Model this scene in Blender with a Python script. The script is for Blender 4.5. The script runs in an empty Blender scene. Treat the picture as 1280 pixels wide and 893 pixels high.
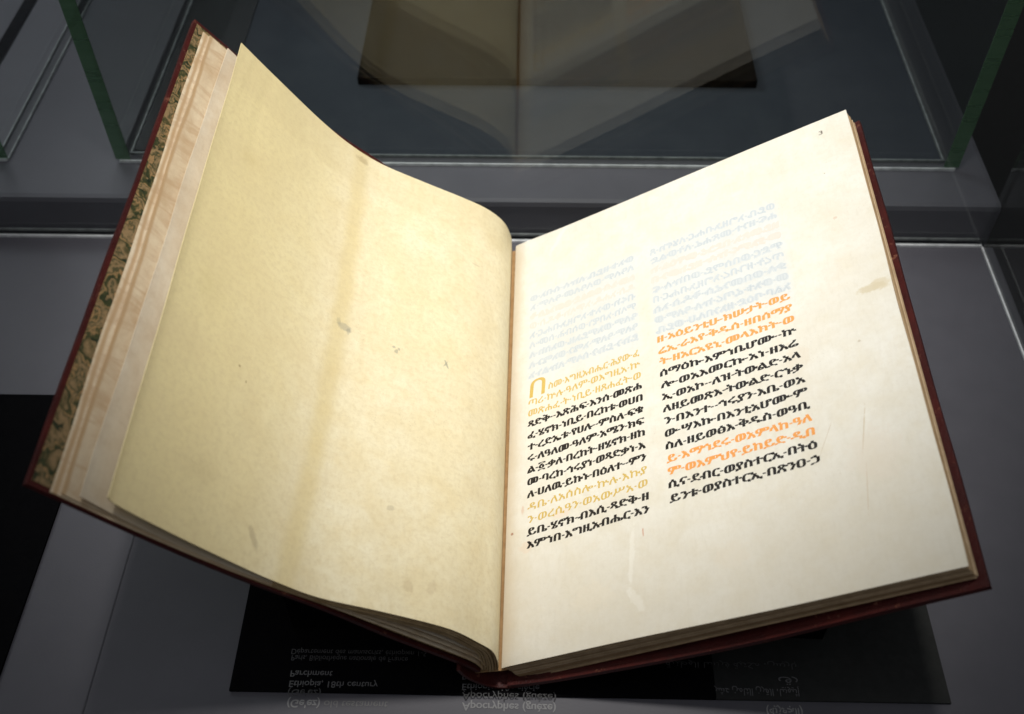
import bpy, bmesh, math, random
from mathutils import Vector, Matrix
random.seed(7)
S = bpy.context.scene
COL = S.collection

# ------------------------------------------------------------------ camera
cam = bpy.data.cameras.new("camera")
co = bpy.data.objects.new("camera", cam); COL.objects.link(co)
co.matrix_world = Matrix(((0.99980094, -0.01267931, 0.01540527, 0.0),
                          (0.01965379, 0.75888198, -0.65093154, 0.0),
                          (-0.00343742, 0.65110473, 0.75898011, 0.5),
                          (0, 0, 0, 1)))
cam.sensor_width = 36.0
cam.lens = 36.0 * 1324.8 / 1280.0
cam.clip_start = 0.01; cam.clip_end = 50
cam.dof.use_dof = True
cam.dof.focus_distance = 0.56
cam.dof.aperture_fstop = 8.8
S.camera = co

# ------------------------------------------------------------------ world (dim gallery) and lamps
w = bpy.data.worlds.new("World"); S.world = w; w.use_nodes = True
w.node_tree.nodes["Background"].inputs[0].default_value = (0.95, 0.96, 1.0, 1)
w.node_tree.nodes["Background"].inputs[1].default_value = 0.10
S.view_settings.view_transform = 'Standard'
S.view_settings.look = 'None'
S.view_settings.exposure = 0.0
S.view_settings.gamma = 1.0

def lamp(name, loc, target, sx, sy, power, color):
    l = bpy.data.lights.new(name, 'AREA'); l.shape = 'RECTANGLE'
    l.size = sx; l.size_y = sy; l.energy = power; l.color = color
    o = bpy.data.objects.new(name, l); COL.objects.link(o)
    o.location = loc
    d = Vector(target) - Vector(loc)
    o.rotation_euler = d.to_track_quat('-Z', 'Y').to_euler()
    return o
# warm case spot above the book; added fills at its left, overhead and beyond the glass
sl = bpy.data.lights.new("case_spotlight", 'SPOT'); sl.energy = 72; sl.color = (1.0, 0.965, 0.90)
sl.spot_size = math.radians(33); sl.spot_blend = 1.0; sl.shadow_soft_size = 0.05
so = bpy.data.objects.new("case_spotlight", sl); COL.objects.link(so)
so.location = (0.03, 0.33, 1.30)
so.rotation_euler = (Vector((0.005, 0.465, 0.05)) - so.location).to_track_quat('-Z', 'Y').to_euler()
lamp("side_spotlight", (-0.85, 0.20, 1.05), (0.0, 0.40, 0.05), 0.20, 0.20, 0.7, (1.0, 0.95, 0.88))
lamp("ceiling_panel", (0.05, -0.15, 1.45), (0.0, 0.38, 0.0), 0.60, 0.60, 2.0, (0.93, 0.95, 1.0))
lamp("gallery_lamp", (-0.42, 0.98, 0.60), (0.02, 0.46, 0.05), 0.40, 0.30, 1.7, (0.92, 0.96, 1.0))

# ------------------------------------------------------------------ helpers
def link(name, me, mat=None, parent=None):
    o = bpy.data.objects.new(name, me); COL.objects.link(o)
    if mat: me.materials.append(mat)
    if parent: o.parent = parent
    return o
def thing(name, label, cat, group=None):
    o = bpy.data.objects.new(name, None); COL.objects.link(o)
    o["label"] = label; o["category"] = cat
    if group: o["group"] = group
    return o
def tag(o, label=None, cat=None, kind=None, group=None):
    if label: o["label"] = label
    if cat: o["category"] = cat
    if kind: o["kind"] = kind
    if group: o["group"] = group
    return o
def box_bm(bm, x0, x1, y0, y1, z0, z1, bev=0.0):
    r = bmesh.ops.create_cube(bm, size=1.0)
    vs = r['verts']
    for v in vs:
        v.co = Vector((x0 + (v.co.x + .5) * (x1 - x0), y0 + (v.co.y + .5) * (y1 - y0), z0 + (v.co.z + .5) * (z1 - z0)))
    if bev > 0:
        es = list({e for v in vs for e in v.link_edges})
        bmesh.ops.bevel(bm, geom=es, offset=bev, segments=2, affect='EDGES', profile=0.6)
def box(name, x0, x1, y0, y1, z0, z1, mat, parent=None, bev=0.0):
    bm = bmesh.new(); box_bm(bm, x0, x1, y0, y1, z0, z1, bev)
    me = bpy.data.meshes.new(name); bm.to_mesh(me); bm.free()
    return link(name, me, mat, parent)

class NT:
    def __init__(s, name):
        s.m = bpy.data.materials.new(name); s.m.use_nodes = True
        s.t = s.m.node_tree; s.t.nodes.clear()
        s.out = s.n('ShaderNodeOutputMaterial')
    def n(s, typ, **kw):
        nd = s.t.nodes.new(typ)
        for k, v in kw.items():
            if hasattr(nd, k): setattr(nd, k, v)
        return nd
    def l(s, a, b): s.t.links.new(a, b)
    def val(s, sock, v):
        if hasattr(v, 'is_linked'): s.l(v, sock)
        else: sock.default_value = v
    def math(s, op, a, b=0.0, c=0.0, clamp=False):
        nd = s.n('ShaderNodeMath', operation=op, use_clamp=clamp)
        s.val(nd.inputs[0], a); s.val(nd.inputs[1], b); s.val(nd.inputs[2], c)
        return nd.outputs[0]
    def mix(s, f, a, b, mode='MIX'):
        nd = s.n('ShaderNodeMix', data_type='RGBA', blend_type=mode)
        s.val(nd.inputs[0], f)
        for i, v in ((6, a), (7, b)):
            if isinstance(v, tuple): v = tuple(v) + ((1,) if len(v) == 3 else ())
            s.val(nd.inputs[i], v)
        return nd.outputs[2]
    def noise(s, vec, scale, detail=4, rough=0.55, dist=0.0):
        nd = s.n('ShaderNodeTexNoise'); s.l(vec, nd.inputs['Vector'])
        nd.inputs['Scale'].default_value = scale; nd.inputs['Detail'].default_value = detail
        nd.inputs['Roughness'].default_value = rough; nd.inputs['Distortion'].default_value = dist
        return nd.outputs['Fac']
    def ramp(s, f, stops):
        nd = s.n('ShaderNodeValToRGB'); s.l(f, nd.inputs[0])
        el = nd.color_ramp.elements
        while len(el) < len(stops): el.new(0.5)
        for e, (p, c) in zip(el, stops):
            e.position = p; e.color = (c, c, c, 1) if not isinstance(c, tuple) else tuple(c) + (1,)
        return nd.outputs[0]
    def smooth(s, x, a, b):
        nd = s.n('ShaderNodeMapRange', interpolation_type='SMOOTHSTEP'); s.l(x, nd.inputs[0])
        nd.inputs[1].default_value = a; nd.inputs[2].default_value = b
        return nd.outputs[0]
    def vec(s, kind='Object'):
        return s.n('ShaderNodeTexCoord').outputs[kind]
    def scalev(s, v, x, y, z):
        nd = s.n('ShaderNodeMapping'); s.l(v, nd.inputs[0]); nd.inputs['Scale'].default_value = (x, y, z)
        return nd.outputs[0]
    def bump(s, h, strength, dist):
        nd = s.n('ShaderNodeBump'); s.l(h, nd.inputs['Height'])
        nd.inputs['Strength'].default_value = strength; nd.inputs['Distance'].default_value = dist
        return nd.outputs[0]
    def bsdf(s, color, rough=0.5, spec=0.5, normal=None, ior=1.5, metal=0.0, sss=0.0):
        b = s.n('ShaderNodeBsdfPrincipled')
        if isinstance(color, tuple): b.inputs['Base Color'].default_value = tuple(color) + (1,)
        else: s.l(color, b.inputs['Base Color'])
        s.val(b.inputs['Roughness'], rough)
        b.inputs['Specular IOR Level'].default_value = spec; b.inputs['IOR'].default_value = ior
        b.inputs['Metallic'].default_value = metal
        if normal is not None: s.l(normal, b.inputs['Normal'])
        s.l(b.outputs[0], s.out.inputs['Surface'])
        return b

# ------------------------------------------------------------------ materials
def mat_deck(name, c, seed=0.0):
    t = NT(name); v = t.vec('Object')
    n1 = t.noise(v, 9, 5, .6); n2 = t.noise(v, 900, 2, .6); n3 = t.noise(v, 60, 4, .6)
    f = t.math('ADD', t.math('MULTIPLY', n1, .5), t.math('MULTIPLY', n3, .35))
    col = t.mix(f, tuple(x * .78 for x in c), tuple(x * 1.28 for x in c))
    col = t.mix(t.ramp(t.noise(v, 420, 3, .7), [(.70, 0.0), (.80, .5)]), col, tuple(x * 1.9 for x in c))
    t.bsdf(col, t.math('ADD', t.math('MULTIPLY', n3, .2), .38), .4, t.bump(n2, .12, .0004))
    return t.m
M_DECK = mat_deck("grey_painted_deck", (.084, .083, .099))
M_SEAM = mat_deck("deck_seam", (.050, .050, .062))
M_LEDGE = mat_deck("grey_painted_ledge", (.125, .122, .143))
M_DARK = mat_deck("dark_grey_cloth", (.017, .018, .021))
M_ROOM = mat_deck("dark_gallery_floor", (.012, .012, .011))




def mat_glass():
    t = NT("clear_glass")
    g = t.n('ShaderNodeNewGeometry')
    d = t.n('ShaderNodeVectorMath', operation='DOT_PRODUCT')
    t.l(g.outputs['Normal'], d.inputs[0]); t.l(g.outputs['Incoming'], d.inputs[1])
    c = t.math('ABSOLUTE', d.outputs['Value'])
    f = t.math('ADD', t.math('MULTIPLY', t.math('POWER', t.math('SUBTRACT', 1.0, c), 5.0), .9), .020)
    tr = t.n('ShaderNodeBsdfTransparent'); tr.inputs[0].default_value = (.972, .985, .978, 1)
    gl = t.n('ShaderNodeBsdfGlossy'); gl.inputs['Roughness'].default_value = 0.0
    gl.inputs[0].default_value = (1, 1, 1, 1)
    mx = t.n('ShaderNodeMixShader'); t.l(f, mx.inputs[0]); t.l(tr.outputs[0], mx.inputs[1]); t.l(gl.outputs[0], mx.inputs[2])
    t.l(mx.outputs[0], t.out.inputs['Surface'])
    return t.m
M_GLASS = mat_glass()
def mat_edge():
    t = NT("green_glass_edge"); v = t.vec('Object')
    n = t.noise(t.scalev(v, 1, 1, 12), 9, 4, .6)
    b = t.bsdf(t.mix(n, (.10, .20, .115), (.22, .36, .23)), .25, .5)
    tr = t.n('ShaderNodeBsdfTransparent'); tr.inputs[0].default_value = (.55, .72, .60, 1)
    mx = t.n('ShaderNodeMixShader'); mx.inputs[0].default_value = .55
    t.l(tr.outputs[0], mx.inputs[1]); t.l(b.outputs[0], mx.inputs[2]); t.l(mx.outputs[0], t.out.inputs['Surface'])
    return t.m
M_EDGE = mat_edge()
def mat_glint(name, c, lo):
    t = NT(name); v = t.vec('Object')
    n = t.noise(v, 130, 3, .7); n2 = t.noise(v, 7, 2, .5)
    f = t.math('MULTIPLY', t.ramp(n, [(.35, .35), (.62, 1.0)]), t.ramp(n2, [(.3, .55), (.7, 1.0)]))
    t.bsdf(t.mix(f, lo, c), .35, .6)
    return t.m
M_GLINT = mat_glint("pale_sealant_line", (.90, .92, .95), (.42, .44, .45))  # pale colour stands in for light glinting on the glass's bottom edge
M_GLINTDIM = mat_glint("dull_sealant_line", (.42, .44, .45), (.12, .13, .13))

def mat_vellum(name, base, warm, pale, left, marks=(), ridge_shadow_at=None):
    """UV is in metres: u from the gutter, v down from the head."""
    t = NT(name); uv = t.vec('UV'); v = t.scalev(uv, 1, 1, 1)
    big = t.noise(v, 14, 5, .6, .4); mid = t.noise(v, 60, 5, .65); fine = t.noise(v, 900, 3, .6)
    fib = t.noise(t.scalev(uv, 1, .18, 1), 520, 4, .65)
    col = t.mix(t.ramp(big, [(.32, 0.0), (.68, 1.0)]), base, pale)
    col = t.mix(t.math('MULTIPLY', t.ramp(mid, [(.42, 0.0), (.72, 1.0)]), .7), col, warm)
    col = t.mix(t.math('MULTIPLY', t.ramp(fib, [(.5, 0.0), (.72, 1.0)]), .14), col, tuple(x * .72 for x in warm))
    # hair follicle specks
    vo = t.n('ShaderNodeTexVoronoi'); t.l(v, vo.inputs['Vector']); vo.inputs['Scale'].default_value = 620
    sp = t.math('MULTIPLY', t.ramp(vo.outputs['Distance'], [(.06, 1.0), (.20, 0.0)]), t.ramp(t.noise(v, 42, 3, .6), [(.50, 0.0), (.68, 1.0)]))
    col = t.mix(t.math('MULTIPLY', sp, .5 if left else .25), col, (.26, .19, .10))
    sx = t.n('ShaderNodeSeparateXYZ'); t.l(uv, sx.inputs[0]); U, V = sx.outputs[0], sx.outputs[1]
    wob = t.math('MULTIPLY', t.math('SUBTRACT', big, .5), .012)
    # browner towards the gutter and margins
    gut = t.math('SUBTRACT', 1.0, t.smooth(t.math('ADD', U, wob), .0, .016 if left else .010))
    col = t.mix(t.math('MULTIPLY', gut, .55), col, tuple(x * y for x, y in zip(warm, (.80, .70, .55))))
    if left:
        out = t.smooth(t.math('ADD', U, wob), .135, .20)
        col = t.mix(t.math('MULTIPLY', out, .75), col, (.76, .635, .32))
        # yellowed paste strip down the leaf
        vv = t.math('SUBTRACT', V, .1); c = t.math('ADD', t.math('MULTIPLY', t.math('MULTIPLY', vv, vv), .245), .1245)
        dd = t.math('ABSOLUTE', t.math('SUBTRACT', t.math('ADD', U, t.math('MULTIPLY', wob, .15)), c))
        st = t.math('SUBTRACT', 1.0, t.smooth(dd, .0012, .0085))
        col = t.mix(t.math('MULTIPLY', st, .52), col, (.70, .56, .25))
        # the leaf is a shade yellower outside the strip
        o2 = t.smooth(t.math('SUBTRACT', t.math('ADD', U, wob), c), -.004, .030)
        col = t.mix(t.math('MULTIPLY', o2, .55), col, (.78, .675, .37))
        # faint offset band along the head
        hb = t.math('SUBTRACT', 1.0, t.smooth(t.math('ADD', V, wob), .026, .031))
        col = t.mix(t.math('MULTIPLY', hb, .20), col, (.62, .52, .30))
    else:
        for a, b in ((.0105, .0825), (.0905, .1680)):
            fu = t.math('MULTIPLY', t.smooth(U, a - .003, a + .003), t.math('SUBTRACT', 1.0, t.smooth(U, b - .003, b + .003)))
            fv = t.math('MULTIPLY', t.smooth(V, .044, .051), t.math('SUBTRACT', 1.0, t.smooth(V, .106, .130)))
            if name == "white_vellum":   # writing of the other side showing through
                col = t.mix(t.math('MULTIPLY', t.math('MULTIPLY', fu, fv), .8), col, (.685, .715, .725))
        hb = t.smooth(t.math('ADD', V, t.math('MULTIPLY', wob, 2.0)), .19, .275)
        col = t.mix(t.math('MULTIPLY', hb, .30), col, (.62, .55, .42))
    gr = t.ramp(t.noise(v, 330, 5, .75), [(.44, 0.0), (.66, 1.0)])
    col = t.mix(t.math('MULTIPLY', gr, .34 if left else .13), col, tuple(x * y for x, y in zip(warm, (.72, .68, .62))))
    cl2 = t.ramp(t.noise(v, 34, 6, .7, .6), [(.40, 0.0), (.70, 1.0)])
    col = t.mix(t.math('MULTIPLY', cl2, .38 if left else .22), col, tuple(x * y for x, y in zip(warm, (.86, .84, .80))))
    if ridge_shadow_at:  # shadow line beside the flyleaf ridge, painted in brown
        db = t.math('ABSOLUTE', t.math('SUBTRACT', t.math('ADD', U, t.math('MULTIPLY', t.math('SUBTRACT', big, .5), .004)), ridge_shadow_at))
        fb = t.math('SUBTRACT', 1.0, t.smooth(db, .0002, .0016))
        col = t.mix(t.math('MULTIPLY', fb, .75), col, (.46, .28, .13))
        cl = t.ramp(t.noise(t.scalev(uv, .5, 1.6, 1), 30, 4, .6, 1.0), [(.44, 0.0), (.50, 1.0), (.56, 0.0)])
        col = t.mix(t.math('MULTIPLY', cl, .5), col, (.50, .34, .20))
        bl = t.ramp(t.noise(uv, 55, 5, .65, .8), [(.52, 0.0), (.66, 1.0)])
        col = t.mix(t.math('MULTIPLY', bl, .45), col, (.50, .34, .19))
    wn = t.noise(v, 240, 4, .7, .5); wn2 = t.noise(v, 700, 3, .7)
    def mark(cu, cv, ru, rv, c, k, lean=0.0, soft=.55):
        nonlocal col
        a = t.math('SUBTRACT', U, cu); b = t.math('SUBTRACT', V, cv)
        a = t.math('ADD', a, t.math('MULTIPLY', b, lean))
        a = t.math('DIVIDE', a, ru); b = t.math('DIVIDE', b, rv)
        r = t.math('SQRT', t.math('ADD', t.math('MULTIPLY', a, a), t.math('MULTIPLY', b, b)))
        r = t.math('ADD', r, t.math('MULTIPLY', t.math('SUBTRACT', wn, .5), 1.9))
        f = t.math('SUBTRACT', 1.0, t.smooth(r, soft, 1.05))
        col = t.mix(t.math('MULTIPLY', f, k), col, c)
    for args in marks: mark(*args)
    cr = t.noise(t.scalev(uv, 1, .25, 1), 24, 3, .5, .8)
    h = t.math('ADD', t.math('MULTIPLY', fine, .12), t.math('ADD', t.math('MULTIPLY', mid, .5), t.math('MULTIPLY', cr, 3.4)))
    t.bsdf(col, t.math('ADD', t.math('MULTIPLY', mid, .16), .42), .38, t.bump(h, .5, .0008))
    return t.m
M_RPAGE = mat_vellum("white_vellum", (.775, .745, .665), (.745, .69, .565), (.83, .81, .745), False, [
    (.2060, .1292, .0085, .0026, (.62, .54, .38), .8, .35), (.2105, .1285, .0060, .0040, (.64, .56, .40), .7), (.0040, .2102, .0010, .0010, (.35, .15, .08), .8),
    (.1870, .2080, .0004, .0150, (.60, .50, .36), .75, .22), (.1835, .2360, .0003, .0130, (.62, .52, .38), .7, .15), (.0710, .2400, .0016, .0200, (.90, .88, .82), .35, .10),
    (.0720, .2620, .0030, .0090, (.90, .88, .82), .3, -.5), (.0776, .2290, .0004, .0022, (.55, .22, .12), .7), (.1700, .2060, .0002, .0120, (.60, .52, .40), .7, .5),
    (.0100, .1980, .0012, .0030, (.66, .45, .33), .55), (.0125, .2200, .0050, .0040, (.78, .60, .45), .35), (.0330, .2060, .0050, .0030, (.80, .64, .52), .45),
    (.1960, .0760, .0012, .0010, (.62, .44, .32), .5), (.1940, .1580, .0010, .0010, (.50, .42, .30), .6), (.1280, .0400, .0120, .0070, (.86, .72, .60), .30),
    (.1640, .1560, .0080, .0070, (.72, .63, .50), .45), (.1200, .2520, .0100, .0080, (.74, .66, .53), .35), (.1900, .2200, .0140, .0160, (.76, .68, .58), .35),
    (.0500, .2560, .0140, .0080, (.78, .70, .56), .3), (.1960, .0420, .0006, .0006, (.35, .28, .2), .6), (.0330, .0060, .0022, .0180, (.90, .86, .77), .5, .6)])
M_LPAGE = mat_vellum("yellow_vellum", (.83, .735, .485), (.79, .665, .40), (.87, .80, .59), True, [
    (.1215, .1322, .0040, .0032, (.33, .32, .26), .46), (.1190, .1342, .0014, .0022, (.20, .20, .17), .37), (.0935, .1335, .0012, .0010, (.26, .26, .22), .49),
    (.0918, .1358, .0012, .0016, (.22, .22, .18), .49), (.0905, .1340, .0008, .0012, (.26, .26, .22), .49), (.0630, .1342, .0009, .0036, (.24, .25, .20), .52, .45),
    (.0640, .1338, .0007, .0024, (.26, .27, .22), .49, -.5), (.1250, .1300, .0016, .0026, (.36, .33, .22), .37), (.1510, .2665, .0022, .0048, (.40, .32, .20), .45, .5),
    (.0760, .2660, .0030, .0040, (.55, .43, .25), .40), (.0640, .2640, .0030, .0044, (.58, .46, .28), .35, -.3), (.1255, .0060, .0050, .0030, (.40, .31, .17), .5),
    (.0870, .2290, .0024, .0016, (.42, .36, .24), .4), (.1750, .1900, .0007, .0007, (.32, .22, .10), .7), (.1700, .1960, .0006, .0011, (.32, .22, .10), .7),
    (.0480, .0520, .0030, .0008, (.50, .40, .24), .4), (.1950, .0700, .0120, .0090, (.60, .48, .22), 0.40, 0.0, -.6), (.2000, .1600, .0140, .0200, (.62, .52, .24), 0.36, 0.0, -.6),
    (.1600, .2200, .0180, .0120, (.60, .49, .26), 0.28, 0.0, -.6), (.0420, .2000, .0140, .0180, (.66, .55, .34), 0.28, 0.0, -.6), (.1820, .2500, .0160, .0110, (.52, .42, .22), 0.32, 0.0, -.6)])
M_FLYA = mat_vellum("cream_flyleaf", (.80, .68, .49), (.66, .49, .30), (.84, .74, .58), False, (), .2195)
M_FLYC = mat_vellum("tan_flyleaf", (.70, .57, .39), (.58, .42, .26), (.78, .67, .49), False, (), .2176)
M_FLYB = mat_vellum("greyish_flyleaf", (.71, .62, .48), (.58, .46, .32), (.77, .70, .58), False)

def mat_simple(name, c1, c2, scale, rough, spec=.5, bump=.3, dist=.0005, ior=1.5):
    t = NT(name); v = t.vec('Object'); n = t.noise(v, scale, 6, .65)
    t.bsdf(t.mix(t.ramp(n, [(.3, 0.0), (.7, 1.0)]), c1, c2), rough, spec, t.bump(n, bump, dist), ior)
    return t.m
M_INK = mat_simple("black_iron_ink", (.008, .006, .006), (.018, .012, .010), 900, .45, .4, .0, .0001, 1.45)
M_ORANGE = mat_simple("orange_red_ink", (.86, .37, .085), (.80, .30, .06), 700, .40, .5, .0, .0001, 1.5)
M_GOLD = mat_simple("yellow_ochre_ink", (.58, .40, .085), (.68, .48, .13), 700, .40, .5, .0, .0001, 1.5)
M_GHOST = mat_simple("pale_show_through", (.51, .56, .60), (.61, .645, .665), 160, .55, .3, .0)
M_GHOSTPINK = mat_simple("pinkish_show_through", (.73, .645, .58), (.755, .69, .63), 160, .55, .3, .0)
M_HALO = mat_simple("paler_show_through", (.59, .63, .655), (.65, .68, .69), 120, .55, .3, .0)
M_HALOPINK = mat_simple("paler_pinkish_show_through", (.725, .645, .575), (.75, .69, .625), 120, .55, .3, .0)
M_FOLIO = mat_simple("grey_pencil", (.16, .14, .11), (.24, .21, .17), 900, .6, .3)
M_REFLTEXT = mat_simple("pale_caption_lettering", (.22, .22, .235), (.27, .27, .27), 500, .6, .3)  # strength of the reflected letters is put into their colour
M_REFLTEXTDIM = mat_simple("dull_caption_lettering", (.11, .11, .12), (.14, .14, .14), 500, .6, .3)
M_REFLTEXTSEAM = mat_simple("dim_grey_lettering", (.16, .16, .17), (.19, .19, .19), 500, .6, .3)
M_REFLTEXTFAINT = mat_simple("faint_caption_lettering", (.06, .06, .065), (.075, .075, .075), 500, .6, .3)

M_BROWN = mat_simple("dark_brown_panel", (.005, .004, .003), (.008, .006, .0045), 60, .9, .08)
M_CASE = mat_simple("blue_grey_case_floor", (.046, .053, .068), (.058, .065, .080), 40, .8, .2)
M_BLACK = mat_simple("black_board", (.0018, .0018, .0025), (.003, .003, .0036), 300, .9, .06)
M_BLACK2 = mat_simple("charcoal_board", (.026, .027, .0265), (.033, .034, .033), 200, .9, .08)
def mat_leather():
    t = NT("red_leather"); v = t.vec('Object')
    n = t.noise(v, 55, 6, .7); g = t.noise(v, 900, 3, .6)
    col = t.mix(t.ramp(n, [(.3, 0.0), (.7, 1.0)]), (.036, .004, .0035), (.080, .008, .0055))
    sc = t.ramp(t.noise(v, 190, 5, .75), [(.60, 0.0), (.70, 1.0)])
    col = t.mix(t.math('MULTIPLY', sc, .6), col, (.34, .13, .07))
    col = t.mix(t.ramp(t.noise(v, 22, 4, .6), [(.45, 0.0), (.7, .6)]), col, (.035, .008, .008))
    t.bsdf(col, t.math('ADD', t.math('MULTIPLY', n, .25), .42), .3, t.bump(t.math('ADD', g, t.math('MULTIPLY', sc, 1.5)), .5, .0006))
    return t.m
M_LEATHER = mat_leather()
M_CORNER = mat_simple("worn_corner_leather", (.20, .035, .015), (.42, .13, .05), 160, .5)
def mat_marble():
    t = NT("marbled_paper"); uv = t.vec('UV')
    wv = t.n('ShaderNodeTexVoronoi', feature='F1'); wv.inputs['Scale'].default_value = 62
    dn = t.n('ShaderNodeTexNoise'); dn.inputs['Scale'].default_value = 80; dn.inputs['Detail'].default_value = 3
    t.l(uv, dn.inputs['Vector'])
    mx = t.n('ShaderNodeVectorMath', operation='MULTIPLY_ADD')
    t.l(dn.outputs['Color'], mx.inputs[0]); mx.inputs[1].default_value = (.026, .026, 0); t.l(uv, mx.inputs[2])
    t.l(mx.outputs[0], wv.inputs['Vector'])
    rg = t.math('FRACT', t.math('MULTIPLY', wv.outputs['Distance'], 2.6))
    nn = t.noise(t.scalev(uv, 1.0, .55, 1), 95, 6, .65, 2.6)
    nd = t.n('ShaderNodeValToRGB'); t.l(t.math('ADD', t.math('MULTIPLY', rg, .42), t.math('MULTIPLY', nn, .72)), nd.inputs[0])
    el = nd.color_ramp.elements
    for _ in range(4): el.new(.5)
    for e, (p, c) in zip(el, [(.30, (.012, .020, .010)), (.44, (.05, .056, .02)), (.52, (.36, .22, .10)), (.57, (.035, .045, .018)), (.66, (.30, .20, .10)), (.80, (.07, .06, .022))]):
        e.position = p; e.color = c + (1,)
    t.bsdf(nd.outputs[0], .45, .4)
    return t.m
M_MARBLE = mat_marble()
def mat_block():
    t = NT("leaf_edges"); v = t.vec('Object')
    n = t.noise(v, 140, 5, .7); at = t.n('ShaderNodeAttribute', attribute_name='leaf')
    col = t.mix(at.outputs['Fac'], (.32, .20, .095), (.62, .48, .31))
    col = t.mix(t.math('MULTIPLY', t.ramp(n, [(.4, 0.0), (.75, 1.0)]), .6), col, (.24, .15, .07))
    t.bsdf(col, .65, .3)
    return t.m
M_BLOCK = mat_block()
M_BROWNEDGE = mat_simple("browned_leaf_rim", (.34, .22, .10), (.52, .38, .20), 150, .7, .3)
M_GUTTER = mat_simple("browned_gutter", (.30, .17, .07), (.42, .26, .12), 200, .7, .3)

# ------------------------------------------------------------------ the case (world axes: x right, y away, z up)
deck = tag(box("deck", -1.2, .3150, -.6, .5323, -.02, 0.0, M_DECK), kind='structure')
floor = tag(box("floor", -4, 4, -3, 6, -.92, -.90, M_ROOM), kind='structure')
tag(box("plinth", -1.2, .3148, -.598, .5310, -.9, -.0205, M_DARK), "dark plinth that carries the grey display deck under the book", "plinth")
ledge = tag(box("ledge", -1.2, .3145, .5395, 2.2, -.9, .030, M_LEDGE, bev=.004), "raised grey ledge behind the back glass of the case", "ledge")
tag(box("deck_seam", -.2135, -.2128, -.3, .4800, .0002, .0004, M_SEAM), kind='structure')

def pane(name, x0, x1, y0, y1, z0, z1, parent): return box(name, x0, x1, y0, y1, z0, z1, M_GLASS, parent)
YB = .5325
case = thing("display_case", "clear glass showcase standing right behind and beside the open book", "display case")
pane("back_pane", -1.2, .3075, YB, YB + .006, .0008, .62, case)
pane("side_pane", .3077, .3137, -.55, YB + .006, .0008, .62, case)
for y in (YB - .0008, YB + .0058):
    box("sealant_line", -1.2, .3070, y, y + .0018, .0002, .0020, M_GLINT if y < YB else M_GLINTDIM, case)
box("sealant_line", .3064, .3076, -.55, YB - .0010, .0002, .0016, M_GLINT, case)

YR = .5776; ZL = .030
rear = thing("rear_case", "neighbouring glass case on the ledge with green corner edges and a dark panel inside", "display case")
XL, XR = -.2870, .2925
pane("front_pane", XL + .007, XR - .007, YR, YR + .007, ZL + .001, .60, rear)
pane("side_pane", XL, XL + .0068, YR, 1.9, ZL + .001, .60, rear)
pane("side_pane", XR - .0068, XR, YR, 1.9, ZL + .001, .60, rear)
box("sealant_line", XL + .002, XR - .002, YR - .0018, YR - .0008, ZL + .0003, ZL + .0024, M_GLINT, rear)
box("sealant_line", XL + .007, XR - .007, YR + .0072, YR + .0084, ZL + .0003, ZL + .0022, M_GLINTDIM, rear)
box("sealant_line", XL + .0070, XL + .0082, YR + .009, 1.9, ZL + .0003, ZL + .0020, M_GLINTDIM, rear)
box("sealant_line", XR - .0082, XR - .0070, YR + .009, 1.9, ZL + .0003, ZL + .0020, M_GLINTDIM, rear)
box("glass_edge", XL - .0006, XL + .0095, YR - .0006, YR + .0002, ZL + .0026, .60, M_EDGE, rear)
box("glass_edge", XR - .0095, XR + .0006, YR - .0006, YR + .0002, ZL + .0026, .60, M_EDGE, rear)
box("case_floor", XL + .0090, XR - .0090, YR + .0090, 1.88, ZL + .0002, ZL + .0012, M_CASE, rear)
box("floor_cloth", XL + .0095, XL + .062, YR + .0100, 1.87, ZL + .0012, ZL + .0024, M_DARK, rear)  # darker strip along the left of the case floor
side = thing("left_case", "second glass case at the far left behind the ledge", "display case")
XS = -.3640
pane("side_pane", XS - .0068, XS, YR, 1.9, ZL + .001, .60, side)
pane("front_pane", -1.1, XS - .007, YR, YR + .007, ZL + .001, .60, side)
box("sealant_line", XS + .0001, XS + .0012, YR, 1.9, ZL + .0003, ZL + .0020, M_GLINTDIM, side)
box("sealant_line", XS - .0080, XS - .0069, YR, 1.9, ZL + .0003, ZL + .0020, M_GLINTDIM, side)
box("sealant_line", -1.1, XS, YR - .0012, YR, ZL + .0003, ZL + .0024, M_GLINT, side)
box("glass_edge", XS - .0070, XS + .0006, YR - .0006, YR + .0002, ZL + .0026, .60, M_EDGE, side)
tag(box("strip", -.4180, -.4080, YR + .02, 1.9, ZL + .0002, ZL + .0014, M_BLACK), "black strip across the floor of the far left case", "strip")
tag(box("panel", -.130, .167, .668, .95, ZL + .0014, ZL + .0080, M_BROWN, bev=.001), "large dark brown panel lying behind the rear glass", "panel")

# ------------------------------------------------------------------ boards on the deck
tag(box("board", -.50, -.2590, .02, .3925, .0006, .0020, M_BLACK), "black board lying at the left edge under the corner of the book", "board")
tag(box("board", -.1440, .0930, .2105, .3000, .0006, .0020, M_BLACK), "black caption board under the middle of the book", "board")
tag(box("board", .0933, .2065, .2105, .3000, .0006, .0018, M_BLACK2), "charcoal board right of the black caption board, under the right cover", "board")

# ------------------------------------------------------------------ the book: local axes x right, y towards the head, z up
O = Vector((-0.0088772, 0.49695775, 0.03))
yaw, tilt = math.radians(.40), math.radians(1.94)
A = Vector((math.sin(yaw) * math.cos(tilt), math.cos(yaw) * math.cos(tilt), math.sin(tilt)))
XB = Vector((math.cos(yaw), -math.sin(yaw), 0)); ZB = XB.cross(A)
BM = Matrix(((XB.x, A.x, ZB.x, O.x), (XB.y, A.y, ZB.y, O.y), (XB.z, A.z, ZB.z, O.z), (0, 0, 0, 1)))
H = .2811
book = thing("open_manuscript", "large open parchment manuscript in red leather binding with black and orange Ethiopic writing", "book")
book.matrix_world = BM

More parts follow.
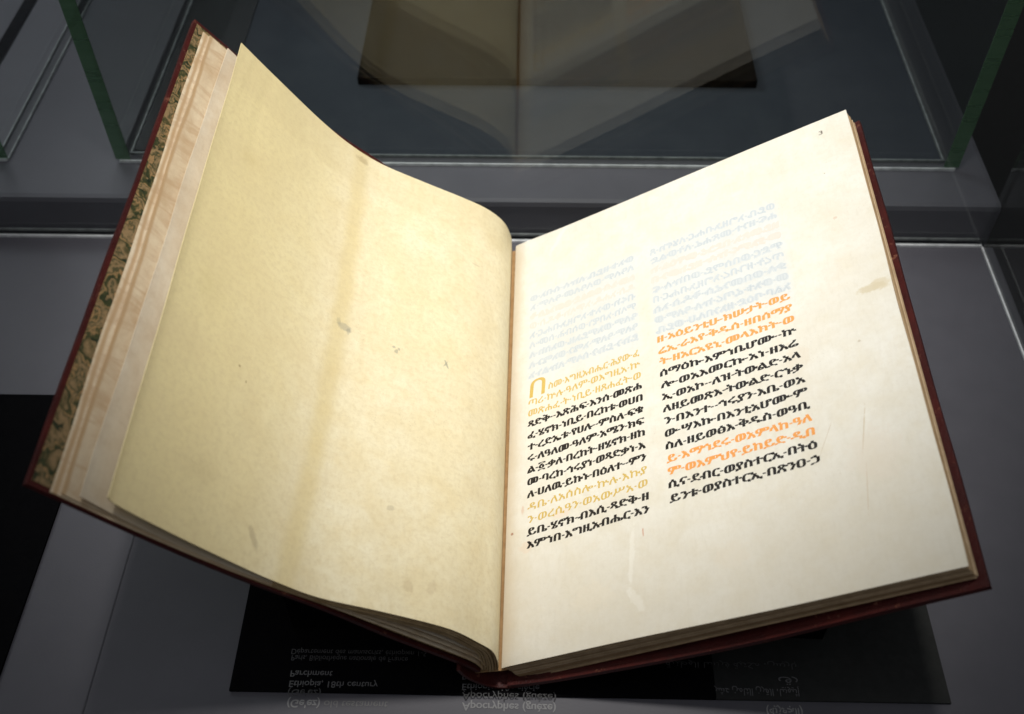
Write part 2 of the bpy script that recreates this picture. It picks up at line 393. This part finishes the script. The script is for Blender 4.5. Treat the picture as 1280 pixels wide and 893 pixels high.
def catmull(pts, n):
    """smooth curve through pts, resampled to n points of equal arc length"""
    P = [Vector(p) for p in pts]; P = [P[0] * 2 - P[1]] + P + [P[-1] * 2 - P[-2]]
    out = []
    for i in range(1, len(P) - 2):
        for k in range(24):
            t = k / 24; a, b, c, d = P[i - 1], P[i], P[i + 1], P[i + 2]
            out.append(.5 * ((2 * b) + (c - a) * t + (2 * a - 5 * b + 4 * c - d) * t * t + (3 * b - a - 3 * c + d) * t ** 3))
    out.append(P[-2])
    L = [0.0]
    for a, b in zip(out, out[1:]): L.append(L[-1] + (b - a).length)
    res = []; j = 0
    for k in range(n):
        s = L[-1] * k / (n - 1)
        while j < len(L) - 2 and L[j + 1] < s: j += 1
        f = (s - L[j]) / max(L[j + 1] - L[j], 1e-9)
        res.append(out[j].lerp(out[j + 1], min(max(f, 0), 1)))
    return res, L[-1]

def sheet(name, head, tail, yh, yt, thick, mat, parent, nu=60, nv=48, side=1, wave=0.0, seed=0, edge_wave=0.0, edge=None):
    """a leaf or board lofted between a head profile and a tail profile; thickness goes below the profile"""
    h, Lh = catmull([(x, 0, z) for x, z in head], nu); t_, Lt = catmull([(x, 0, z) for x, z in tail], nu)
    L = (Lh + Lt) / 2; rnd = random.Random(seed); ph = [rnd.uniform(0, 6.28) for _ in range(6)]
    bm = bmesh.new(); uvl = bm.loops.layers.uv.new("UVMap")
    top, bot, uv = [], [], {}
    for j in range(nv):
        f = j / (nv - 1); rt, rb = [], []
        for i in range(nu):
            p = h[i].lerp(t_[i], f)
            q0 = h[max(i - 1, 0)].lerp(t_[max(i - 1, 0)], f); q1 = h[min(i + 1, nu - 1)].lerp(t_[min(i + 1, nu - 1)], f)
            tg = (q1 - q0).normalized(); n = Vector((-tg.z, 0, tg.x)) * side
            s = i / (nu - 1)
            wv = wave * math.sin(math.pi * s) * (math.sin(5.1 * s + 4 * f + ph[0]) * .6 + math.sin(9 * f + 3 * s + ph[1]) * .5)
            ew = edge_wave * (math.sin(11 * f + ph[2]) + .6 * math.sin(23 * f + ph[3])) * s ** 6
            y = yh + (yt - yh) * f + edge_wave * .5 * math.sin(9 * s + ph[4]) * (1 if f in (0, 1) else 0)
            P = p + n * wv + tg * ew; P.y = y
            a = bm.verts.new(P); b = bm.verts.new(P - n * thick)
            rt.append(a); rb.append(b); uv[a] = uv[b] = (s * L, f * (yh - yt))
        top.append(rt); bot.append(rb)
    def q(*v, rim=False):
        fc = bm.faces.new(v); fc.material_index = 1 if rim and edge else 0
        for lp in fc.loops: lp[uvl].uv = uv[lp.vert]
        fc.smooth = True
    for j in range(nv - 1):
        for i in range(nu - 1):
            q(top[j][i], top[j + 1][i], top[j + 1][i + 1], top[j][i + 1])
            q(bot[j][i], bot[j][i + 1], bot[j + 1][i + 1], bot[j + 1][i])
    for j in range(nv - 1):
        q(top[j][0], bot[j][0], bot[j + 1][0], top[j + 1][0], rim=True); q(top[j][-1], top[j + 1][-1], bot[j + 1][-1], bot[j][-1], rim=False)
    for i in range(nu - 1):
        q(top[0][i], top[0][i + 1], bot[0][i + 1], bot[0][i], rim=True); q(top[-1][i], bot[-1][i], bot[-1][i + 1], top[-1][i + 1], rim=True)
    bmesh.ops.recalc_face_normals(bm, faces=bm.faces)
    for e in bm.edges:
        if len(e.link_faces) == 2 and e.calc_face_angle() > .9: e.smooth = False
    me = bpy.data.meshes.new(name); bm.to_mesh(me); bm.free()
    o = link(name, me, mat, parent)
    if edge: me.materials.append(edge)
    return o

# boards
RB_out_h = [(.004, -.0158), (.030, -.0048), (.105, .0360), (.160, .0735), (.1962, .0990)]
RB_out_t = [(.004, -.0158), (.030, -.0048), (.105, .0360), (.160, .0745), (.1964, .0995)]
def off(pts, d):
    r = []
    for i, (x, z) in enumerate(pts):
        a = pts[max(i - 1, 0)]; b = pts[min(i + 1, len(pts) - 1)]
        tx, tz = b[0] - a[0], b[1] - a[1]; l = math.hypot(tx, tz)
        r.append((x - tz / l * d, z + tx / l * d))
    return r
TB = .0032
rboard = sheet("board", off(RB_out_h, TB), off(RB_out_t, TB), .0035, -H - .0035, TB, M_LEATHER, book, 40, 40, 1, 0, 1, .0002)
tag(rboard, "red leather right cover under the thick block of leaves")
LB_h = [(-.012, -.0040), (-.0195, .0040), (-.0503, .0315), (-.0770, .0570), (-.1066, .0840), (-.1380, .1180), (-.1720, .1590)]
LB_t = [(-.012, -.0040), (-.0195, .0054), (-.0503, .0332), (-.0770, .0606), (-.1066, .0872), (-.1380, .1202), (-.1718, .1590)]
lb_in_h = off(LB_h, -.0024); lb_in_t = off(LB_t, -.0024)
lboard = sheet("board", lb_in_h, lb_in_t, .0058, -H - .0010, .0024, M_LEATHER, book, 40, 40, -1, 0, 2, .0002)
tag(lboard, "red leather left cover with marbled paper inside")
def inset(pts, a): # drop the outermost a of a profile
    (x0, z0), (x1, z1) = pts[-2], pts[-1]; l = math.hypot(x1 - x0, z1 - z0); k = (l - a) / l
    return pts[:-1] + [(x0 + (x1 - x0) * k, z0 + (z1 - z0) * k)]
sheet("marbled_lining", inset(off(lb_in_h, -.0003), .0018), inset(off(lb_in_t, -.0003), .0018), .0035, -H + .0012, .0002, M_MARBLE, lboard, 30, 40, -1)

# spine
sp = [(-.0195, .0050), (-.0155, -.0040), (-.0085, -.0115), (.0000, -.0155), (.0120, -.0112)]
sheet("spine", sp, sp, .0035, -H - .0035, .0018, M_LEATHER, book, 24, 30, 1)

# right text block: real thin gatherings with slightly uneven edges
def page_z(s, f=0.0): return s
TH = math.radians(31.21); cD, sD = math.cos(TH), math.sin(TH)
bm = bmesh.new(); lay = bm.verts.layers.float.new('leaf')
N = 30; rnd = random.Random(3)
for k in range(N):
    u0, u1 = k / N, (k + .86) / N
    dx = rnd.uniform(-.0009, .0004); dh = rnd.uniform(-.0008, .0002); dt = rnd.uniform(-.0008, .0002); shade = rnd.random()
    rows = []
    for f in [i / 23 for i in range(24)]:
        t0, t1 = [], []
        # thickness 17 mm at the spine to 11.5 mm at the fore edge, fanned
        dd = .0172 + (.0116 - .0172) * f
        for u, dst in ((u0, t0), (u1, t1)):
            s0 = .0015 + f * (.2146 + dx - .0015)
            s = s0 + u * .0016 * f
            d = .0009 + u * dd
            dst.append((s * cD + d * sD, s * sD - d * cD))
        rows.append((t0[0], t1[0]))
    vs = []
    for (a, b) in rows:
        r = []
        for (x, z) in (a, b):
            for y in (dh - .0002, -H - dt + .0002):
                v = bm.verts.new((x, y, z)); v[lay] = shade; r.append(v)
        vs.append(r)   # a_head a_tail b_head b_tail
    for p, q_ in zip(vs, vs[1:]):
        bm.faces.new((p[0], q_[0], q_[1], p[1])); bm.faces.new((p[2], p[3], q_[3], q_[2]))
        bm.faces.new((p[0], p[2], q_[2], q_[0])); bm.faces.new((p[1], q_[1], q_[3], p[3]))
    for p in (vs[0], vs[-1]): bm.faces.new((p[0], p[1], p[3], p[2]))
bmesh.ops.recalc_face_normals(bm, faces=bm.faces)
me = bpy.data.meshes.new("text_block"); bm.to_mesh(me); bm.free()
tag(link("text_block", me, M_BLOCK, book), "thick block of browned leaf edges on the right")

# the right page: almost flat at 31 degrees, with a little roll at the gutter
RP = [(0.0, 0.0), (.0052, .0036), (.0278, .0169), (.0472, .0288), (.0891, .0540), (.1199, .0725), (.1532, .0928), (.1840, .1116)]
rpage = sheet("right_leaf", RP, RP, 0.0, -H, .0004, M_RPAGE, book, 80, 80, 1, .0009, 5, .00022, edge=M_BROWNEDGE)
tag(rpage, "white parchment page written in two columns of Ethiopic script")

# left leaves
LP_h = [(-.0022, -.0050), (-.0025, -.0017), (-.0030, .0084), (-.0074, .0210), (-.0172, .0317), (-.0317, .0408), (-.0531, .0521), (-.0793, .0667), (-.0957, .0804), (-.1117, .0994), (-.1335, .1309), (-.1463, .1502)]
LP_t = [(-.0016, -.0040), (-.0018, .0069), (-.0039, .0188), (-.0095, .0274), (-.0234, .0430), (-.0504, .0586), (-.0764, .0713), (-.0924, .0850), (-.1051, .0985), (-.1251, .1223), (-.1412, .1440), (-.1432, .1500)]
lpage = sheet("left_leaf", LP_h, LP_t, 0.0, -H, .0004, M_LPAGE, book, 90, 80, -1, .0004, 6, .0002, edge=M_BROWNEDGE)
tag(lpage, "blank yellowish parchment leaf curling up on the left")
def fly(lifts, cut_h, cut_t):
    def one(pts, lf, cut):
        p = inset(pts, cut); r = []
        for (x, z), l in zip(p, lf): r.append((x + .70 * l, z + .71 * l))
        return r
    lh, lt = lifts
    return one(lb_in_h, lh, cut_h), one(lb_in_t, lt, cut_t)
h_, t_ = fly(([.002, .004, .0045, .0018, .0004, .0004, .0007],) * 2, .0062, .0094)
sheet("flyleaf", h_, t_, .0010, -H - .0003, .0007, M_FLYA, book, 60, 40, -1, .0001, 11, .0003, edge=M_BROWNEDGE)
h_, t_ = fly(([.004, .007, .0075, .0022, .0006, .0008, .0019], [.004, .007, .0075, .0028, .0008, .0008, .0020]), .0098, .0132)
sheet("flyleaf", h_, t_, .0005, -H, .0005, M_FLYC, book, 60, 40, -1, .0001, 12, .0003, edge=M_BROWNEDGE)
h_, t_ = fly(([.006, .010, .0105, .0030, .0008, .0012, .0036], [.006, .010, .0115, .0042, .0013, .0016, .0050]), .0205, .0192)
tag(sheet("flyleaf", h_, t_, 0.0, -H + .0005, .0004, M_FLYB, book, 60, 40, -1, .0001, 13, .0003, edge=M_BROWNEDGE), "greyish flyleaf showing between the cream flyleaves and the yellow leaf")
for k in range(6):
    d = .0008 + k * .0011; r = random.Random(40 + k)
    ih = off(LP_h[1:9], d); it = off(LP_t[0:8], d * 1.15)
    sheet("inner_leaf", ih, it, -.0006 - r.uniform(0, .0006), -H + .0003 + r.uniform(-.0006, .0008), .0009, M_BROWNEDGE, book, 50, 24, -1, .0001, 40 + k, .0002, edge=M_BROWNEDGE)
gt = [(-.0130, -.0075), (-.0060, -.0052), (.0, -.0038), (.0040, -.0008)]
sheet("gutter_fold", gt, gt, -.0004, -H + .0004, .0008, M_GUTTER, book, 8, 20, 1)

# low black rests under the two covers (hidden by the book from here)
rest = thing("book_rest", "low black rest of two sloping wedges hidden under the open covers of the book", "book rest")
for pts in (off(LB_t, .0004)[2:5], off(RB_out_t, -.0006)[1:4]):
    bm = bmesh.new(); rings = []
    for y in (-.02, -H + .03):
        top = [bm.verts.new(BM @ Vector((x, y, z - .0012))) for x, z in pts]
        bot = [bm.verts.new(Vector((v.co.x, v.co.y, .0022))) for v in (top[0], top[-1])]
        rings.append(top + [bot[1], bot[0]])
    a, b = rings; n_ = len(a)
    for i in range(n_): bm.faces.new((a[i], a[(i + 1) % n_], b[(i + 1) % n_], b[i]))
    bm.faces.new(a); bm.faces.new(b[::-1]); bmesh.ops.recalc_face_normals(bm, faces=bm.faces)
    me = bpy.data.meshes.new("wedge"); bm.to_mesh(me); bm.free(); link("wedge", me, M_BLACK, rest)

# ------------------------------------------------------------------ writing
def glyphs(body, bold=0.0, shear=0.0):
    c = bpy.data.curves.new("t", 'FONT'); c.body = body; c.size = 1.0; c.shear = shear; c.offset = bold
    c.resolution_u = 8
    o = bpy.data.objects.new("t", c); COL.objects.link(o)
    dg = bpy.context.evaluated_depsgraph_get()
    me = bpy.data.meshes.new_from_object(o.evaluated_get(dg))
    V = [(v.co.x, v.co.y) for v in me.vertices]; F = [tuple(p.vertices) for p in me.polygons]
    bpy.data.objects.remove(o); bpy.data.curves.remove(c); bpy.data.meshes.remove(me)
    return V, F

rp_pts, RPL = catmull([(x, 0, z) for x, z in RP], 200)
def on_page(s, t, lift):
    f = min(max(s / RPL, 0), 1) * 199; i = min(int(f), 198); p = rp_pts[i].lerp(rp_pts[i + 1], f - i)
    tg = (rp_pts[i + 1] - rp_pts[i]).normalized()
    # same undulation as the leaf
    rnd = random.Random(5); ph = [rnd.uniform(0, 6.28) for _ in range(6)]
    sn, fv = s / RPL, t / H
    wv = .0009 * math.sin(math.pi * sn) * (math.sin(5.1 * sn + 4 * fv + ph[0]) * .6 + math.sin(9 * fv + 3 * sn + ph[1]) * .5)
    n = Vector((-tg.z, 0, tg.x)); P = p + n * (lift + wv); P.y = -t
    return P
class Ink:
    def __init__(s): s.V, s.F = [], []
    widen = .125; fuzz = False; base_lift = .00003
    def line(s, body, x0, x1, base, hgt, bold=.0, widen=None, jit=.0, base_end=None, flip=False):
        if widen is None: widen = s.widen
        V, F = glyphs(body, bold)
        if not V: return
        if flip: V = [(-x, y) for x, y in V]
        mn, mxx = min(v[0] for v in V), max(v[0] for v in V)
        k = (x1 - x0) / (mxx - mn)
        ph = random.uniform(0, 6)
        be = base if base_end is None else base_end
        for c, dx in enumerate([widen * q for q in (-1, -.5, 0, .5, 1)]):
            o = len(s.V); jx, jy = (random.uniform(-.00042, .00042), random.uniform(-.00050, .00050)) if s.fuzz else (0, 0)
            for (x, y) in V:
                X = x0 + (x + dx * .55 * (hgt / k) - mn) * k + .10 * y * hgt * .6
                f = (X - x0) / (x1 - x0)
                T = base + (be - base) * f - y * hgt + .00022 * math.sin(X * 120 + ph)
                s.V.append(on_page(X + jx, T + jy, s.base_lift + c * .000004))
            s.F += [tuple(i + o for i in f) for f in F]
    def build(s, name, mat, parent):
        me = bpy.data.meshes.new(name); me.from_pydata(s.V, [], s.F); me.update()
        return link(name, me, mat, parent)
blocks = []
last = [None]
def run(color, column):
    """the block of lines of one colour that is being written"""
    if last[0] is None or last[0][1:] != (color, column):
        last[0] = (Ink(), color, column); blocks.append(last[0])
        if color == 'gold': last[0][0].widen = .055
    return last[0][0]
init, folio = Ink(), Ink(); shown = {}
HG = .0058
C1a, C1b, C2a, C2b = .0122, .0812, .0926, .1654
# head of both columns: only the writing of the other side shows through, reversed and pale
up1 = ["ውእቱ·ዘይቤ·ለኵሉ·ሰብእ·ወ", "ለዓለም·ወለዓለመ·ዓለም·እ", "ስመ·አብ·ወወልድ·ወመንፈስ·ቅ", "ዱስ·አሐዱ·አምላክ·ቅዱስ·ወ", "ብሩክ·ውእቱ·እግዚአብሔር·እ", "ምላከ·አበዊነ·ወስቡሕ·ስሙ·ለ", "ዓለም·ወእምይእዜ·ወእስከ·ለ", "ዓለም·ዓለም·አሜን·ወአሜን·ለ", "ይኩን·ይኩን·ሰላም·ለኵልነ·አ"]
up2 = ["ወይቤ·እግዚአብሔር·ለሄኖክ·ጸ", "ሐፍ·ዘንተ·መጽሐፈ·ለትውልድ", "ዘይመጽእ·በደኃሪ·መዋዕል·ከ", "መ·ያእምሩ·ኵሎ·ዘይከውን·በ", "ምድር·ወበሰማይ·ወበኵሉ·ፍ", "ጥረት·ዘገብረ·እግዚአብሔር·በ", "ቃሉ·ወበመንፈሱ·ቅዱስ·እስ", "መ·ውእቱ·ፈጣሪ·ኵሉ·ዓለም·ወ", "አልቦ·ባዕድ·ዘእንበሌሁ·ወይቤ"]
for i in range(9):
    red = i in (2, 3); T = .0535 + i * .00735
    for b, x0, x1, te, column in ((up1[i], C1a, C1b, T - .0008, 1), (up2[i], C2a - .0005, C2b + .001, T, 2)):
        ghosts = []
        for k, nm in ((0, "paler_"), (1, "")):
            key = (nm + ("pinkish_show_through" if red else "pale_show_through"), column, 0 if i < 2 else 1 if i < 4 else 2)
            ink = shown.setdefault(key, Ink())
            ink.fuzz = k == 0; ink.widen = .16 if k == 0 else .02; ink.base_lift = .00002 if k == 0 else .00005
            ink.line(b, x0, x1, T, HG, base_end=te, flip=True)
# first column
init.line("በ", .0128, .0224, .1262, .0168, .0, .015)
run("gold", 1).line("ስመ·እግዚአብሔር·ሕያው·ፈ", .0250, C1b, .1245, HG, base_end=.1228)
run("gold", 1).line("ጣሪ·ኵሉ·ዓለም·ወእግዚአ·ኵ", C1a, C1b, .1318, HG, base_end=.1302)
run("gold", 1).line("መጽሐፈ·ት·ነቢይ·ዘጸሐፈት·ወ", C1a, C1b, .1388, HG, base_end=.1376)
L1 = [("ጻድቅ··እጽሕፍ·እንሰ·መጽሐ", 'k'), ("ፈ·ሄኖክ·ነቢይ·በረከቱ·ወሀበ", 'k'), ("ተ·ረድኤቱ·የሀሉ··ምስለ·ፍቁ", 'k'), ("ሩ·ለዓለመ·ዓለም·አሜን·ክፍ", 'k'),
      ("ል·፩·ቃለ·በረከት·ዘሄኖክ·ዘከ", 'k'), ("መ·ባረከ·ኅሩያነ·ወጻድቃነ·እ", 'k'), ("ለ·ሀለዉ·ይኩኑ·በዕለተ··ምን", 'k'), ("ዳቤ·ለአሰስሎ·ኵሉ·እኩያ", 'g'),
      ("ን·ወረሲዓን·ወአውሥአ·ወ", 'g'), ("ይቤ·ሄኖክ·ብእሲ·ጻድቅ·ዘ", 'k'), ("እምኀበ·እግዚአብሔር·እን", 'k')]
for i, (b, c) in enumerate(L1):
    run({'k': 'black', 'g': 'gold'}[c], 1).line(b, C1a + .0001 * i, C1b, .1462 + i * .00752, HG, base_end=.1448 + i * .00745)
L2 = [("ዘ·አዕይንቲሁ·ክሡታት·ወይ", 'o'), ("ሬኢ·ራእየ·ቅዱሰ·ዘበሰማያ", 'o'), ("ት·ዘአርአዩኒ·መላእክት·ወ", 'o'), ("ሰማዕኩ·እምኀቤሆሙ··ኵ", 'k'), ("ሎ·ወአእመርኩ·አነ·ዘእሬ", 'k'),
      ("ኢ·ወአኮ··ለዝ·ትውልድ·አላ", 'k'), ("ለዘይመጽእ·ትውልድ·ርኁቃ", 'k'), ("ን·በእንተ··ኅሩያን·እቤ·ወአ", 'k'), ("ው·ሣእኩ·በእንቲአሆሙ·ም", 'k'), ("ስለ·ዘይወፅእ·ቅዱስ·ወዓቢ", 'k'),
      ("ይ·እማኅደሩ·ወአምላከ·ዓለ", 'o'), ("ም·ወእምህየ·ይከይድ·ዲበ", 'o'), ("ሲና·ደብር·ወያስተርኢ·በትዕ", 'k'), ("ይንቱ·ወያስተርኢ·በጽንዐ·ኃ", 'k')]
for i, (b, c) in enumerate(L2):
    run({'k': 'black', 'o': 'orange'}[c], 2).line(b, C2a, C2b, .1187 + i * .00755, HG)
folio.line("3", .1978, .2000, .0115, .0044, .0, .03)
for (nm, column, part), ink in shown.items():
    ink.build(nm.replace("paler_pale_", "paler_") + "_lettering", {"pale_show_through": M_GHOST, "pinkish_show_through": M_GHOSTPINK, "paler_pale_show_through": M_HALO, "paler_pinkish_show_through": M_HALOPINK}[nm], rpage)
for ink, color, column in blocks:
    ink.build(color + "_lettering", {"black": M_INK, "orange": M_ORANGE, "gold": M_GOLD}[color], rpage)
init.build("initial_letter", M_GOLD, rpage); folio.build("folio_number", M_FOLIO, rpage)

# front-glass reflection of the captions, imitated by flipped letters laid on board and deck
def reflected_caption(name, label, lines):
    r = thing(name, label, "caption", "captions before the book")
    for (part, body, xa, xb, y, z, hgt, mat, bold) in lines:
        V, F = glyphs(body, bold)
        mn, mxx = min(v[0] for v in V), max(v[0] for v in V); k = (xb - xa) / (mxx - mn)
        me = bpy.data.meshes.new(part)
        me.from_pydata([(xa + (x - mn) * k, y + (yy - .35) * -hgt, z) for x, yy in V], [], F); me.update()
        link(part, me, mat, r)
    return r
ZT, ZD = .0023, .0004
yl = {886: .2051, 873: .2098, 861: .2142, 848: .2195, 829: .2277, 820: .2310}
reflected_caption("caption", "English caption in pale upside down letters, left of the spine", [
    ("title_line", "(Ge'ez)", -.1150, -.0990, yl[886], ZD, .0055, M_REFLTEXT, .02),
    ("title_line", "old testament", -.0970, -.0660, yl[886], ZD, .0050, M_REFLTEXTSEAM, 0),
    ("title_line", "(Ge'ez)", -.1150, -.0990, yl[873], ZT, .0046, M_REFLTEXTFAINT, 0),
    ("place_line", "Ethiopia, 18th century", -.1150, -.0716, yl[861], ZT, .0046, M_REFLTEXTDIM, .005),
    ("material_line", "Parchment", -.1152, -.0945, yl[848], ZT, .0046, M_REFLTEXTDIM, .005),
    ("credit_line", "Paris, Bibliothèque nationale de France", -.1160, -.0580, yl[829], ZT, .0040, M_REFLTEXTFAINT, 0),
    ("credit_line", "Département des manuscrits, éthiopien 1-5", -.1165, -.0490, yl[820], ZT, .0040, M_REFLTEXTFAINT, 0)])
reflected_caption("caption", "French caption in pale upside down letters, below the spine", [
    ("title_line", "Apocryphes (guèze)", -.0300, .0155, yl[886], ZD, .0055, M_REFLTEXT, .02),
    ("title_line", "Apocryphes (guèze)", -.0300, .0155, yl[873], ZT, .0046, M_REFLTEXTFAINT, 0),
    ("place_line", "Éthiopie, 18e siècle", -.0302, .0075, yl[861], ZT, .0046, M_REFLTEXTDIM, .005),
    ("material_line", "Parchemin", -.0304, -.0105, yl[848], ZT, .0046, M_REFLTEXTDIM, .005)])
reflected_caption("caption", "Arabic caption in pale upside down letters, right of the spine", [
    ("title_line", "(ﺔﻳﺰﻌﺠﻟﺍ)", .1170, .1345, yl[886], ZD, .0060, M_REFLTEXT, .02),
    ("place_line", "ﺮﺸﻋ ﻦﻣﺎﺜﻟﺍ ﻥﺮﻘﻟﺍ ،ﺎﻴﺑﻮﻴﺛﺇ", .0925, .1340, yl[861], ZT, .0050, M_REFLTEXTDIM, .005),
    ("material_line", "ﻕﺭ", .1245, .1340, yl[848], ZT, .0050, M_REFLTEXTDIM, .005),
    ("credit_line", "ﺔﻴﻨﻃﻮﻟﺍ ﺎﺴﻧﺮﻓ ﺔﺒﺘﻜﻣ ،ﺲﻳﺭﺎﺑ", .0700, .1345, yl[829], ZT, .0044, M_REFLTEXTFAINT, 0)])
